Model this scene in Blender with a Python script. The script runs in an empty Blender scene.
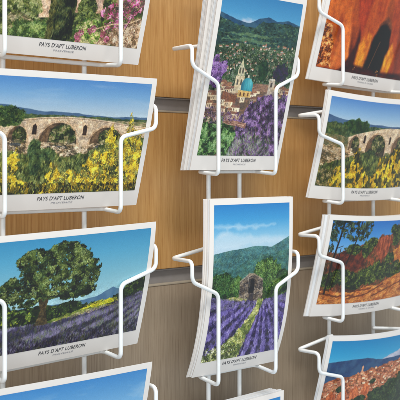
import bpy, bmesh, math, random
import numpy as np
from mathutils import Vector

# ------------------------------------------------------------------ camera, light, exposure
# world axes: X runs along the slat wall, Y goes away from the camera into the wall, Z is up. Lengths in cm below, metres in Blender.
S = 0.01
FPX, YAW, HY = 980.0, math.radians(43), 165.0
scene = bpy.context.scene
cam_d = bpy.data.cameras.new('camera'); cam = bpy.data.objects.new('camera', cam_d)
scene.collection.objects.link(cam); scene.camera = cam
cam.location = (0, 0, 0)
cam.rotation_euler = (math.pi/2, 0, -YAW)
cam_d.sensor_width = 36; cam_d.lens = 36*FPX/400
cam_d.shift_y = -(200-HY)/400
cam_d.clip_start = 0.02; cam_d.clip_end = 50
cam_d.dof.use_dof = True; cam_d.dof.focus_distance = 0.80; cam_d.dof.aperture_fstop = 26
scene.render.resolution_x = scene.render.resolution_y = 1024

world = bpy.data.worlds.new('World'); scene.world = world; world.use_nodes = True
bg = world.node_tree.nodes['Background']
bg.inputs[0].default_value = (0.86, 0.94, 1.0, 1); bg.inputs[1].default_value = 0.70

def area(name, loc, target, size, sy, power, col):
    l = bpy.data.lights.new(name, 'AREA'); l.shape = 'RECTANGLE'; l.size = size; l.size_y = sy
    l.energy = power; l.color = col
    o = bpy.data.objects.new(name, l); scene.collection.objects.link(o)
    o.location = loc
    o.rotation_euler = (Vector(target)-Vector(loc)).to_track_quat('-Z', 'Y').to_euler()
area('shop_ceiling_light', (0.35, -0.25, 1.55), (0.6, 0.62, 0.0), 0.8, 0.35, 29, (1.0, 0.97, 0.92))
area('low_front_fill', (-1.2, -1.0, 0.15), (0.6, 0.62, -0.05), 1.0, 1.2, 17, (0.93, 0.97, 1.0))  # unseen fill lamp, added to brighten the card margins from front-low
scene.view_settings.view_transform = 'Standard'; scene.view_settings.look = 'None'
scene.view_settings.exposure = 0.0; scene.view_settings.gamma = 1.0

# ------------------------------------------------------------------ materials
def srgb(c):
    c = np.asarray(c, float)/255.0
    return np.where(c <= 0.04045, c/12.92, ((c+0.055)/1.055)**2.4)
def rgba(c): return tuple(float(x) for x in srgb(c)) + (1.0,)
def new_mat(name, rough=0.5, spec=0.5):
    m = bpy.data.materials.new(name); m.use_nodes = True
    b = m.node_tree.nodes['Principled BSDF']
    b.inputs['Roughness'].default_value = rough
    b.inputs['Specular IOR Level'].default_value = spec
    return m, m.node_tree, b
def noise(nt, vec, scale, detail=3, rough=0.5):
    n = nt.nodes.new('ShaderNodeTexNoise'); n.inputs['Scale'].default_value = scale
    n.inputs['Detail'].default_value = detail; n.inputs['Roughness'].default_value = rough
    if vec is not None: nt.links.new(vec, n.inputs['Vector'])
    return n
def coords(nt, scale=(1, 1, 1), rot=(0, 0, 0)):
    t = nt.nodes.new('ShaderNodeTexCoord'); mp = nt.nodes.new('ShaderNodeMapping')
    mp.inputs['Scale'].default_value = scale; mp.inputs['Rotation'].default_value = rot
    nt.links.new(t.outputs['Object'], mp.inputs['Vector']); return mp.outputs['Vector']
def ramp(nt, fac, stops):
    r = nt.nodes.new('ShaderNodeValToRGB'); e = r.color_ramp.elements
    while len(e) < len(stops): e.new(0.5)
    for k, (p, c) in enumerate(stops): e[k].position = p; e[k].color = c
    nt.links.new(fac, r.inputs['Fac']); return r.outputs['Color']
def mixc(nt, fac, a, b, mode='MIX'):
    m = nt.nodes.new('ShaderNodeMix'); m.data_type = 'RGBA'; m.blend_type = mode
    if isinstance(fac, (int, float)): m.inputs[0].default_value = fac
    else: nt.links.new(fac, m.inputs[0])
    for k, v in ((6, a), (7, b)):
        if isinstance(v, tuple): m.inputs[k].default_value = v
        else: nt.links.new(v, m.inputs[k])
    return m.outputs[2]
def bump(nt, b, h, strength, dist):
    n = nt.nodes.new('ShaderNodeBump'); n.inputs['Strength'].default_value = strength
    n.inputs['Distance'].default_value = dist
    nt.links.new(h, n.inputs['Height']); nt.links.new(n.outputs['Normal'], b.inputs['Normal'])

def wood(name, dark, mid, light, streak):
    m, nt, b = new_mat(name, 0.42, 0.4)
    fine = noise(nt, coords(nt, (1.0, 1.0, 0.025)), 1100, 3, 0.6)      # pores, drawn out vertically
    mid_n = noise(nt, coords(nt, (1.0, 1.0, 0.03)), 420, 4, 0.62)
    warp = noise(nt, coords(nt, (1.0, 1.0, 0.15)), 22, 3, 0.55)
    c = ramp(nt, mid_n.outputs['Fac'], [(0.28, rgba(dark)), (0.5, rgba(mid)), (0.72, rgba(light))])
    broad = ramp(nt, warp.outputs['Fac'], [(0.3, (0.96, 0.95, 0.94, 1)), (0.7, (1.05, 1.05, 1.05, 1))])
    c = mixc(nt, 1.0, c, broad, 'MULTIPLY')
    pores = ramp(nt, fine.outputs['Fac'], [(0.36, rgba(streak)), (0.50, (1, 1, 1, 1))])
    c = mixc(nt, 0.42, c, pores, 'MULTIPLY')
    nt.links.new(c, b.inputs['Base Color'])
    bump(nt, b, fine.outputs['Fac'], 0.25, 0.0004)
    return m
M = {}
M['oak'] = wood('oak_laminate', (172, 128, 74), (182, 139, 84), (194, 151, 96), (200, 166, 128))
M['oak_shaded'] = wood('oak_laminate_shaded', (146, 130, 111), (153, 137, 117), (161, 145, 125), (190, 176, 162))  # greyer oak for the lower boards: their shade is put into the colour
def metal_paint(name, col, rough, spec):
    m, nt, b = new_mat(name, rough, spec)
    n = noise(nt, coords(nt), 260, 3)
    c = mixc(nt, n.outputs['Fac'], rgba(tuple(int(x*0.95) for x in col)), rgba(col))
    g = noise(nt, coords(nt), 40, 4)
    c = mixc(nt, 1.0, c, ramp(nt, g.outputs['Fac'], [(0.3, (0.9, 0.9, 0.88, 1)), (0.6, (1, 1, 1, 1))]), 'MULTIPLY')
    nt.links.new(c, b.inputs['Base Color']); bump(nt, b, n.outputs['Fac'], 0.15, 0.0002)
    return m
M['wire'] = metal_paint('white_coated_wire', (246, 248, 248), 0.35, 0.5)
nt = M['wire'].node_tree; b = nt.nodes['Principled BSDF']; src = b.inputs['Base Color'].links[0].from_socket
ch = noise(nt, coords(nt), 420, 4, 0.7)
nt.links.new(mixc(nt, ramp(nt, ch.outputs['Fac'], [(0.72, (0, 0, 0, 1)), (0.76, (1, 1, 1, 1))]), src, (0.30, 0.29, 0.27, 1)), b.inputs['Base Color'])
M['groove'] = metal_paint('grey_slat_insert', (140, 136, 134), 0.45, 0.4)
M['lip'] = metal_paint('beige_panel_edge', (168, 156, 138), 0.5, 0.3)
def paper(name, col):
    m, nt, b = new_mat(name, 0.5, 0.35)
    n = noise(nt, coords(nt), 900, 3); g = noise(nt, coords(nt), 30, 3)
    c = mixc(nt, g.outputs['Fac'], rgba(tuple(x-7 for x in col)), rgba(col))
    nt.links.new(c, b.inputs['Base Color']); bump(nt, b, n.outputs['Fac'], 0.05, 0.0002)
    return m
M['card'] = paper('white_card_stock', (233, 227, 221))
M['card_b'] = paper('white_card_stock_cool', (236, 236, 236))
M['ink'], nt, b = new_mat('dark_printing_ink', 0.5, 0.3)
n = noise(nt, coords(nt), 1200, 2); nt.links.new(mixc(nt, n.outputs['Fac'], (0.045, 0.045, 0.05, 1), (0.11, 0.11, 0.12, 1)), b.inputs['Base Color'])
M['ink2'], nt, b = new_mat('grey_printing_ink', 0.5, 0.3)
n = noise(nt, coords(nt), 1200, 2); nt.links.new(mixc(nt, n.outputs['Fac'], (0.24, 0.24, 0.26, 1), (0.36, 0.36, 0.39, 1)), b.inputs['Base Color'])
M['print'], nt, b = new_mat('glossy_colour_print', 0.30, 0.5)
at = nt.nodes.new('ShaderNodeVertexColor'); at.layer_name = 'print'
n = noise(nt, coords(nt), 2500, 2, 0.6)
nt.links.new(mixc(nt, 1.0, at.outputs['Color'], ramp(nt, n.outputs['Fac'], [(0.3, (0.9, 0.9, 0.9, 1)), (0.7, (1.06, 1.06, 1.06, 1))]), 'MULTIPLY'), b.inputs['Base Color'])

# ------------------------------------------------------------------ object helpers
C = scene.collection
def link(name, me, mat, parent=None):
    o = bpy.data.objects.new(name, me); C.objects.link(o)
    if mat: me.materials.append(mat)
    if parent: o.parent = parent
    return o
def tag(o, label=None, cat=None, group=None, kind=None):
    if label: o['label'] = label
    if cat: o['category'] = cat
    if group: o['group'] = group
    if kind: o['kind'] = kind
    return o
def P(s, d, h): return Vector((s*S, d*S, h*S))
def box_bm(bm, s0, s1, d0, d1, h0, h1, bev=0.0):
    r = bmesh.ops.create_cube(bm, size=1.0)
    for v in r['verts']:
        v.co = P((s0+s1)/2+v.co.x*(s1-s0), (d0+d1)/2+v.co.y*(d1-d0), (h0+h1)/2+v.co.z*(h1-h0))
    if bev:
        es = {e for v in r['verts'] for e in v.link_edges}
        bmesh.ops.bevel(bm, geom=list(es), offset=bev*S, segments=2, affect='EDGES', profile=0.6)
def bm_obj(name, bm, mat, parent=None, smooth=False):
    me = bpy.data.meshes.new(name); bm.to_mesh(me); bm.free()
    if smooth:
        for p in me.polygons: p.use_smooth = True
    return link(name, me, mat, parent)

def fillet(pts, r, n=6):
    pts = [Vector(p) for p in pts]; out = [pts[0]]
    for i in range(1, len(pts)-1):
        a, b_, c = pts[i-1], pts[i], pts[i+1]
        da, dc = (a-b_), (c-b_)
        k = min(r, da.length*0.45, dc.length*0.45)
        p0 = b_+da.normalized()*k; p1 = b_+dc.normalized()*k
        for j in range(n+1):
            t = j/n
            out.append((1-t)**2*p0+2*t*(1-t)*b_+t*t*p1)
    out.append(pts[-1]); return out
def tube(bm, pts, rad, seg=14):
    pts = [Vector(p) for p in pts]; rings = []
    t = (pts[1]-pts[0]).normalized()
    nrm = t.orthogonal().normalized()
    n = len(pts)
    def ring(c, nn, bb, r): return [bm.verts.new(c+(nn*math.cos(2*math.pi*k/seg)+bb*math.sin(2*math.pi*k/seg))*r) for k in range(seg)]
    for i, p in enumerate(pts):
        if i == 0: t = pts[1]-pts[0]
        elif i == n-1: t = pts[-1]-pts[-2]
        else: t = (pts[i+1]-p).normalized()+(p-pts[i-1]).normalized()
        t.normalize(); nrm = (nrm-t*nrm.dot(t)).normalized(); bb = t.cross(nrm)
        if i == 0:
            for q in (0.0, 0.5): rings.append(ring(p-t*rad*math.cos(math.radians(20+q*80))*0.8, nrm, bb, rad*math.sin(math.radians(20+q*80))))
        rings.append(ring(p, nrm, bb, rad))
        if i == n-1:
            for q in (0.5, 0.0): rings.append(ring(p+t*rad*math.cos(math.radians(20+q*80))*0.8, nrm, bb, rad*math.sin(math.radians(20+q*80))))
    for a, b_ in zip(rings, rings[1:]):
        for k in range(seg): bm.faces.new((a[k], a[(k+1) % seg], b_[(k+1) % seg], b_[k]))
    bm.faces.new(rings[0][::-1]); bm.faces.new(rings[-1])

# ------------------------------------------------------------------ the slat wall
WALL = 66.0
def slat(h0, h1, mat, i):
    bm = bmesh.new(); box_bm(bm, -90, 330, WALL, WALL+1.8, h0, h1, 0.06)
    return bm_obj('wall_board', bm, mat)
wall = tag(bpy.data.objects.new('slat_wall', None), kind='structure'); C.objects.link(wall)
wall.location = P(0, WALL, 0)
tops = [(-10.75-15.3*3, -9.3-15.3*3), ]
gro = [(-10.7-15.25*k, -9.25-15.25*k) for k in (3, 2, 1, 0)] + [(4.7+15.25*k, 6.05+15.25*k) for k in (0, 1, 2, 3)]
prev = -75.0
boards = []
for g0, g1 in gro: boards.append((prev, g0)); prev = g1
boards.append((prev, 66.0))
back = bmesh.new(); box_bm(back, -90, 330, WALL+1.85, WALL+3.0, -75, 66)
def wl(o):
    o.parent = wall; o.matrix_parent_inverse = wall.matrix_basis.inverted(); return o
wl(bm_obj('wall_core', back, M['groove']))
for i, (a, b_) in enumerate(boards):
    wl(slat(a, b_, M['oak'] if a > -10 else M['oak_shaded'], i))
for g0, g1 in gro:   # pressed grey insert with a lip along its lower edge
    bm = bmesh.new()
    box_bm(bm, -90, 330, WALL+0.45, WALL+1.82, g0+0.05, g1-0.02)
    box_bm(bm, -90, 330, WALL+0.1, WALL+0.5, g1-0.14, g1-0.03)
    wl(bm_obj('groove_insert', bm, M['groove']))
    bm = bmesh.new(); box_bm(bm, -90, 330, WALL-0.05, WALL+0.6, g0+0.0, g0+0.16, 0.04)
    wl(bm_obj('groove_lip', bm, M['lip']))

# ------------------------------------------------------------------ printed views: painted colour by colour into numpy arrays
RES = 38.0
class Pic:
    def __init__(s, w, h, seed):
        s.w, s.h = w, h; s.nx, s.ny = int(w*RES)+1, int(h*RES)+1
        s.X, s.Y = np.meshgrid(np.linspace(0, w, s.nx), np.linspace(0, h, s.ny))
        s.a = np.zeros((s.ny, s.nx, 3)); s.r = np.random.RandomState(seed)
    def noise(s, sx, sy=None, octv=3, gain=0.55):
        sy = sy or sx; out = np.zeros_like(s.X); amp = 1; tot = 0
        for o in range(octv):
            gx, gy = int(s.w/sx)+3, int(s.h/sy)+3
            g = s.r.rand(gy, gx); fx = s.X/sx+s.r.rand(); fy = s.Y/sy+s.r.rand()
            ix = np.minimum(fx.astype(int), gx-2); iy = np.minimum(fy.astype(int), gy-2)
            tx = fx-ix; ty = fy-iy; tx = tx*tx*(3-2*tx); ty = ty*ty*(3-2*ty)
            tx = np.clip(tx, 0, 1); ty = np.clip(ty, 0, 1)
            out += amp*((g[iy, ix]*(1-tx)+g[iy, ix+1]*tx)*(1-ty)+(g[iy+1, ix]*(1-tx)+g[iy+1, ix+1]*tx)*ty)
            tot += amp; amp *= gain; sx /= 2; sy /= 2
        return out/tot
    def vgrad(s, stops):
        ys = [p[0] for p in stops]
        for k in range(3): s.a[..., k] = np.interp(s.Y, ys, [p[1][k] for p in stops])
    def below(s, pts, amp=0.0, sc=0.5, soft=0.04):
        y = np.interp(s.X, [p[0] for p in pts], [p[1] for p in pts])
        if amp: y = y+amp*(s.noise(sc, sc, 4)-0.5)*2
        return np.clip((y-s.Y)/soft+0.5, 0, 1)
    def poly(s, pts, amp=0.0, sc=0.4, soft=0.045):
        if not amp:
            k0 = max(int((min(q[0] for q in pts)-.1)*RES), 0); k1 = int((max(q[0] for q in pts)+.1)*RES)+2
            l0 = max(int((min(q[1] for q in pts)-.1)*RES), 0); l1 = int((max(q[1] for q in pts)+.1)*RES)+2
            X, Y = s.X[l0:l1, k0:k1], s.Y[l0:l1, k0:k1]
        else:
            X, Y = s.X, s.Y
            X = X+amp*(s.noise(sc, sc, 3)-0.5)*2; Y = Y+amp*(s.noise(sc, sc, 3)-0.5)*2
        ins = np.zeros(X.shape, bool); dist = np.full(X.shape, 9.0); n = len(pts)
        for i in range(n):
            x0, y0 = pts[i]; x1, y1 = pts[(i+1) % n]
            if y0 != y1:
                c = ((y0 > Y) != (y1 > Y)) & (X < (x1-x0)*(Y-y0)/(y1-y0)+x0); ins ^= c
            dx, dy = x1-x0, y1-y0; L = dx*dx+dy*dy+1e-9
            t = np.clip(((X-x0)*dx+(Y-y0)*dy)/L, 0, 1)
            dist = np.minimum(dist, np.hypot(X-x0-t*dx, Y-y0-t*dy))
        m = np.clip(np.where(ins, dist, -dist)/soft+0.5, 0, 1)
        if amp: return m
        full = np.zeros_like(s.X); full[l0:l1, k0:k1] = m; return full
    def ell(s, cx, cy, rx, ry, amp=0.0, sc=0.5, soft=0.15):
        d = np.hypot((s.X-cx)/rx, (s.Y-cy)/ry)
        if amp: d = d+amp*(s.noise(sc, sc, 3)-0.5)*2
        return np.clip((1-d)/soft+0.5, 0, 1)
    def fill(s, m, c, c2=None, sc=0.4, sy=None, con=1.6, op=1.0):
        c = np.array(c, float)
        if c2 is not None:
            t = np.clip((s.noise(sc, sy or sc, 4)-0.5)*con*2+0.5, 0, 1)[..., None]
            col = c*(1-t)+np.array(c2, float)*t
        else: col = c
        if m.max() <= 0: return
        ys = np.flatnonzero(m.any(1)); xs = np.flatnonzero(m.any(0)); w = np.s_[ys[0]:ys[-1]+1, xs[0]:xs[-1]+1]
        mm = (m[w]*op)[..., None]; s.a[w] = s.a[w]*(1-mm)+(col if col.ndim == 1 else col[w])*mm
    def dabs(s, m, n, r, cols, asp=1.0, ang=0.0, angj=3.2, op=0.9, var=12, grow=0.0, fine=1.0):
        "many small leaf- or stone-sized strokes; light and dark ones gather in clumps"
        if m.dtype == bool: m = m.astype(float)
        idx = np.flatnonzero(m.ravel() > 0.5)
        if len(idx) == 0: return
        n = int(n*4.2*fine); r = r*0.50
        cols = np.array(sorted(cols, key=lambda c: sum(c)), float); L = len(cols)
        cl = s.noise(.42, .36, 3); lo, hi = np.percentile(cl, (8, 92)); cl = ((cl-lo)/(hi-lo)).ravel()
        pick = s.r.choice(idx, n)
        if grow: pick = pick[np.argsort(-(pick//s.nx)+s.r.rand(n)*8)]
        for q0 in range(0, n, 500):
            p = pick[q0:q0+500]; k_ = len(p); py, px = p//s.nx, p % s.nx
            rr = r*(0.5+s.r.rand(k_))*RES
            if grow: rr = rr*(1+grow*(1-py/s.ny))
            a = ang+(s.r.rand(k_)-0.5)*angj; aq = asp*(0.8+0.9*s.r.rand(k_))
            ci = np.clip((cl[p]*L*0.9+s.r.randn(k_)*0.22*L).astype(int), 0, L-1)
            c = cols[ci]+s.r.randn(k_, 1)*var
            K = int(np.ceil(rr.max()*max(asp*1.5, 1)))+1
            oy, ox = np.mgrid[-K:K+1, -K:K+1]
            xx = ox[None]-(s.r.rand(k_)-.5)[:, None, None]; yy = oy[None]-(s.r.rand(k_)-.5)[:, None, None]
            ca, sa = np.cos(a)[:, None, None], np.sin(a)[:, None, None]; R_ = rr[:, None, None]
            u = (xx*ca+yy*sa)/(R_*np.maximum(aq, .6)[:, None, None]); v = (-xx*sa+yy*ca)/R_
            al = np.clip((1-np.hypot(u, v))*R_*0.9+0.35, 0, 1)*op
            Yp = py[:, None, None]+oy[None]; Xp = px[:, None, None]+ox[None]
            ok = (al > .04) & (Yp >= 0) & (Yp < s.ny) & (Xp >= 0) & (Xp < s.nx)
            w = np.nonzero(ok); yi, xi, av = Yp[ok], Xp[ok], al[ok][:, None]
            s.a[yi, xi] = s.a[yi, xi]*(1-av)+c[w[0]]*av
    def line(s, pts, w, c, op=1.0):
        m = np.zeros_like(s.X)
        for (x0, y0), (x1, y1) in zip(pts, pts[1:]):
            dx, dy = x1-x0, y1-y0; L = dx*dx+dy*dy+1e-9
            t = np.clip(((s.X-x0)*dx+(s.Y-y0)*dy)/L, 0, 1)
            m = np.maximum(m, np.clip((w/2-np.hypot(s.X-x0-t*dx, s.Y-y0-t*dy))/0.04+0.5, 0, 1))
        s.fill(m, c, op=op)
    def done(s, tex=1.0):
        "fine photographic texture everywhere but in the smooth sky, then a little grain"
        a = s.a; sky = np.clip((a[..., 2]-np.maximum(a[..., 0], a[..., 1]*0.97)-4)/18, 0, 1)*np.clip((a[..., 2]-95)/30, 0, 1)
        k = 1-0.96*sky
        f = (s.noise(.07, .07, 2, .7)-.5)*0.55+(s.noise(.5, .4, 2)-.5)*0.35
        a = a*(1+(f*k*tex)[..., None])
        hue = (s.noise(.2, .2, 2)-.5)*k*16
        a = a+np.stack([hue, hue*.3, -hue*.8], -1)
        a = 122+(a-122)*(1+0.20*k[..., None])
        a = 255*np.clip(a/255, 0.01, 1)**0.98
        b = a.copy(); b[1:-1, 1:-1] = (a[:-2, 1:-1]+a[2:, 1:-1]+a[1:-1, :-2]+a[1:-1, 2:]+8*a[1:-1, 1:-1])/12
        return np.clip(b+s.r.randn(s.ny, s.nx, 1)*1.5, 4, 250)

LW, LH = 14.8, 9.0
def view_garden():
    p = Pic(LW, LH, 11)
    p.vgrad([(0, (90, 95, 55)), (6.5, (120, 140, 90)), (7, (140, 185, 220)), (9, (80, 145, 205))])
    p.fill(p.below([(0, 6.6), (5, 7.4), (9, 6.8), (14.8, 7.6)], 0.3), (88, 108, 66), (48, 66, 36), 0.9)
    p.fill(p.poly([(5.0, 2.0), (5.0, 6.2), (8, 6.8), (14.8, 6.4), (14.8, 2.6), (9, 2.6)], 0.2, 0.5), (214, 184, 152), (184, 148, 116), 0.5)
    for x, y in [(5.6, 4.8), (9.2, 5.3), (9.9, 4.4), (11.2, 5.0), (12.7, 4.6), (13.8, 5.2), (10.8, 3.6)]:
        p.fill(p.poly([(x, y), (x+.28, y), (x+.28, y+.5), (x, y+.5)]), (70, 60, 58))
    low = p.below([(0, 3.6), (3, 3.3), (5, 2.6), (8, 2.4), (11, 2.9), (14.8, 3.2)], 0.5, 0.8)
    p.fill(low, (98, 104, 56), (56, 66, 34), 0.5)
    g = p.below([(0, 4.6), (2.4, 5.2), (4.6, 3.8), (5.4, 1.9), (8, 2.2), (11, 2.6), (14.8, 2.4)], 0.5, 0.7)
    gc = [(44, 54, 28), (72, 84, 42), (104, 114, 58), (132, 140, 82), (160, 160, 112)]
    p.dabs(g, 2400, .11, gc)
    p.fill(p.poly([(2.9, .9), (3.7, 1.5), (4.0, 1.3), (3.4, .6)], .2), (184, 166, 130), (130, 118, 80), .3, op=.8)
    p.dabs(p.ell(3.2, 1.2, 1.2, .5, .3), 160, .09, [(120, 112, 80), (190, 172, 136), (90, 96, 52)], 2, .3, .8)
    p.fill(p.ell(1.4, 2.6, 1.0, 2.0, .2), (44, 54, 28), (64, 76, 38), .3, op=.8); p.dabs(p.ell(1.4, 2.6, 1.0, 2.0, .2), 380, .09, gc[:4])
    h = p.poly([(4.9, 1.5), (6.0, 1.7), (6.1, 4.2), (4.9, 4.2)], .12); p.fill(h, (220, 192, 162), (192, 160, 130), .4)
    p.dabs(p.poly([(3.4, 2.2), (5.2, 1.9), (5.0, 4.0), (3.6, 4.2)], .3), 260, .1, gc[1:])
    p.dabs(p.poly([(2.4, .1), (5.8, .1), (5.6, 1.3), (3.0, 1.0)], .3), 420, .1, [(84, 108, 54), (116, 138, 74), (60, 80, 40), (140, 156, 96)])
    th = p.poly([(5.75, .1), (6.3, .1), (6.35, 4.2), (6.05, 5.0), (5.8, 4.0)], .08)
    p.fill(th, (62, 66, 34), (86, 84, 44), .2, .5); p.dabs(th, 160, .06, [(52, 60, 30), (104, 104, 60)], 3, 1.5, .5)
    cy = p.poly([(6.35, 0), (8.0, 0), (8.15, 2.5), (7.95, 5.6), (7.3, 7.6), (6.6, 5.6), (6.3, 2.5)], .1, .3)
    p.fill(cy, (34, 42, 24), (52, 60, 34), .25, .8); p.dabs(cy, 700, .06, [(22, 28, 16), (40, 50, 26), (66, 76, 42), (90, 96, 58)], 3, 1.5, .6)
    p.fill(p.poly([(8.1, 2.2), (10.6, 2.4), (10.8, 4.4), (8.2, 4.4)], .15), (206, 174, 150), (170, 136, 110), .3)
    for e in ((9.2, 2.7, .85, .9), (8.9, 1.5, .8, .7), (11.2, 3.4, .6, .7)):
        p.fill(p.ell(*e, .2, .3), (52, 66, 34), (80, 94, 46), .2); p.dabs(p.ell(*e, .2, .3), 260, .09, gc[:4])
    gr = p.poly([(9.6, 0), (14.8, 0), (14.8, 2.4), (12.6, 2.0), (10.2, 1.4)], .25)
    p.fill(gr, (196, 172, 140), (150, 126, 92), .3)
    p.dabs(gr, 900, .07, [(230, 208, 178), (196, 164, 134), (150, 116, 90), (104, 84, 60)], 1.5)
    p.dabs(p.poly([(8.2, .0), (10.6, .0), (11.2, 1.8), (9.4, 1.9), (8.2, 1.2)], .25), 420, .1, [(104, 132, 54), (146, 166, 84), (64, 84, 38), (190, 180, 130)])
    pk = [(232, 156, 192), (214, 104, 154), (186, 74, 126), (140, 60, 92), (96, 80, 70), (120, 116, 76)]
    p.dabs(p.poly([(10.4, 2.4), (11.4, 3.4), (12.6, 3.2), (12.2, 4.6), (14.8, 5.2), (14.8, 3.0), (13.2, 2.5), (11.4, 2.0)], .3), 520, .09, pk)
    p.dabs(p.poly([(11.4, .9), (13.0, 1.6), (14.4, 2.9), (12.4, 2.4), (11, 1.6)], .35), 260, .08, pk+[(100, 110, 60), (86, 96, 50)])
    for x, y in [(8.6, .5), (8.95, .8), (8.75, .25), (9.8, 1.0), (10.1, 1.2), (11.0, .9), (11.5, .5)]:
        p.dabs(p.ell(x, y, .24, .24, .2), 30, .09, pk[:4])
    p.line([(10.0, 1.1), (11.8, 1.7), (13.4, 1.9), (14.6, 2.4)], .09, (206, 178, 144)); p.line([(10.4, 2.6), (10.9, 1.5), (11.8, .6)], .05, (70, 54, 40)); p.line([(12.8, .2), (13.2, 1.4), (13.8, 2.6)], .05, (74, 54, 42))
    return p.done()

def view_bridge(seed=3):
    p = Pic(LW, LH, seed)
    p.vgrad([(0, (90, 100, 40)), (6.2, (184, 202, 212)), (6.9, (158, 188, 212)), (7.8, (116, 164, 206)), (9, (74, 132, 194))])
    p.fill(np.clip((p.noise(4, .7, 4)-.5)*3, 0, 1)*np.clip((p.Y-5.8)/1.5, 0, 1), (190, 206, 218), op=.35)
    p.fill(p.below([(0, 6.75), (1.5, 6.9), (4, 6.5), (8, 6.35), (11, 6.15), (14.8, 6.2)], .08, 1), (58, 88, 124), (74, 104, 136), .8)
    p.fill(p.below([(0, 6.3), (3, 6.25), (9, 6.1), (14.8, 5.95)], .1, .4), (52, 72, 46), (84, 100, 62), .3)
    p.fill(p.below([(0, 5.9), (9, 5.9), (14.8, 5.8)], .08, .4), (176, 158, 124), (120, 120, 80), .4, .15)
    b = p.below([(0, 5.3), (2.2, 5.7), (4.5, 5.98), (7, 6.08), (9, 6.0), (11, 5.8), (13, 5.55), (14.8, 5.4)], .02, .4)
    p.fill(b, (214, 192, 162), (188, 162, 134), .35, .2, 1.1)
    for k in range(26):
        y = 3.7+k*.1; p.line([(0, y-.5+.02*k), (7, y), (14.8, y-.6)], .02, (150, 126, 104), .28)
    p.line([(0, 5.18), (2.2, 5.58), (4.5, 5.86), (7, 5.96), (9, 5.88), (11, 5.68), (14.8, 5.28)], .05, (136, 110, 86), .8)
    p.fill(p.below([(0, 3.2), (14.8, 3.4)], .15), (150, 128, 96), (94, 92, 56), .4)
    def arch(cx, base, w, h):
        t = np.linspace(0, math.pi, 16)
        outer = [(cx+(w+.16)*math.cos(a), base+(h+.16)*math.sin(a)) for a in t]+[(cx-w-.16, base-.9), (cx+w+.16, base-.9)]
        p.fill(p.poly(outer), (210, 182, 148), (170, 138, 108), .15)
        inner = [(cx+w*math.cos(a), base+h*math.sin(a)) for a in t]+[(cx-w, base-.9), (cx+w, base-.9)]
        m = p.poly(inner)
        p.fill(m, (58, 50, 38), (84, 76, 54), .25)
        p.fill(m*p.poly([(cx-w-.1, base-1), (cx-w+.35*w, base-1), (cx-w*.45, base+h*.7), (cx, base+h), (cx-w, base+h)], .03), (118, 94, 70), (90, 70, 52), .2)
        p.dabs(m*p.ell(cx+w*.25, base+.35*h, w*.7, h*.55), int(200*w), .09, [(60, 74, 36), (96, 108, 56), (36, 44, 26), (150, 140, 100)])
        p.dabs(m*p.below([(0, base+.12), (14.8, base+.02)], .1), int(130*w), .09, [(214, 190, 158), (170, 144, 114), (96, 84, 62)], 2.5, 0, .5)
        p.fill(m*p.ell(cx-w*.1, base-.25, w*.6, .12, .2, .3), (66, 74, 84), op=.7)
    arch(2.8, 4.15, .82, 1.15); arch(6.35, 3.95, 1.72, 1.65); arch(10.9, 3.95, 1.6, 1.35)
    for x in (4.2, 8.72):
        p.fill(p.poly([(x-.3, 4.6), (x+.3, 4.6), (x+.3, 5.35), (x+.18, 5.6), (x-.18, 5.6), (x-.3, 5.35)], .03), (206, 178, 146))
        p.fill(p.poly([(x-.2, 4.65), (x+.17, 4.65), (x+.17, 5.3), (x, 5.48), (x-.2, 5.3)], .03), (58, 44, 36))
    p.dabs(p.poly([(4.0, 3.1), (9.3, 2.9), (9.6, 3.6), (7, 3.75), (4.2, 3.7)], .15), 320, .08, [(206, 178, 146), (120, 100, 78), (84, 78, 56), (226, 206, 178)], 2, 0, .4)
    p.fill(p.ell(1.5, 6.0, 1.9, .75, .25, .4), (44, 66, 34), (88, 104, 52), .25)
    p.dabs(p.ell(1.5, 6.0, 1.9, .75, .25, .4), 300, .09, [(36, 54, 28), (76, 96, 46), (108, 122, 66)])
    g = p.below([(0, 3.0), (2, 3.4), (4, 3.1), (5, 3.5), (7, 2.9), (9.2, 3.2), (10.5, 3.9), (14.8, 4.6)], .2, .5)
    p.fill(g, (112, 122, 66), (66, 78, 38), .6, .4)
    p.fill(p.below([(4, 0), (5, 2.2), (7, 2.7), (9, 2.9), (11, 2.4), (12, 0)], .2), (132, 138, 78), (92, 104, 56), .5, .2, op=.8)
    p.dabs(g, 1400, .07, [(84, 96, 48), (126, 132, 74), (52, 62, 30), (150, 150, 90)], 3, 1.5, .9)
    for cx, cy, rx, ry in [(4.4, 3.5, .5, .8), (5.5, 3.1, .9, .45), (4.7, 2.4, .5, .8)]:
        m = p.ell(cx, cy, rx, ry, .25, .3); p.fill(m, (50, 66, 38), (80, 96, 52), .2)
        p.dabs(m, 160, .09, [(42, 58, 34), (92, 110, 66), (66, 84, 50)], 2, 1.5, 1.5)
    ye = [(238, 204, 50), (220, 178, 34), (250, 222, 84), (190, 150, 34), (146, 124, 40), (230, 194, 52)]
    zones = [(p.poly([(0, 0), (0, 2.4), (.8, 3.0), (2.0, 2.4), (2.9, 3.5), (3.3, 2.6), (3.0, 1.4), (4.2, .9), (4.6, .3), (5.6, 0)], .35, .4), 900),
             (p.poly([(5.4, 0), (5.8, 1.2), (6.0, 2.5), (6.7, 2.6), (7.0, 1.4), (8.0, 1.9), (8.8, 1.3), (9.4, 2.9), (10.2, 3.5), (10.9, 3.0), (12, 3.8), (14.8, 3.2), (14.8, 0)], .35, .4), 2300),
             (p.poly([(10.7, 3.0), (10.9, 4.9), (11.3, 5.6), (11.8, 4.7), (11.9, 3.4)], .2, .3), 260),
             (p.poly([(12.7, 2.6), (12.9, 5.0), (13.2, 6.7), (13.5, 5.2), (14.3, 5.0), (14.8, 3.2)], .25, .3), 460)]
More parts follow.
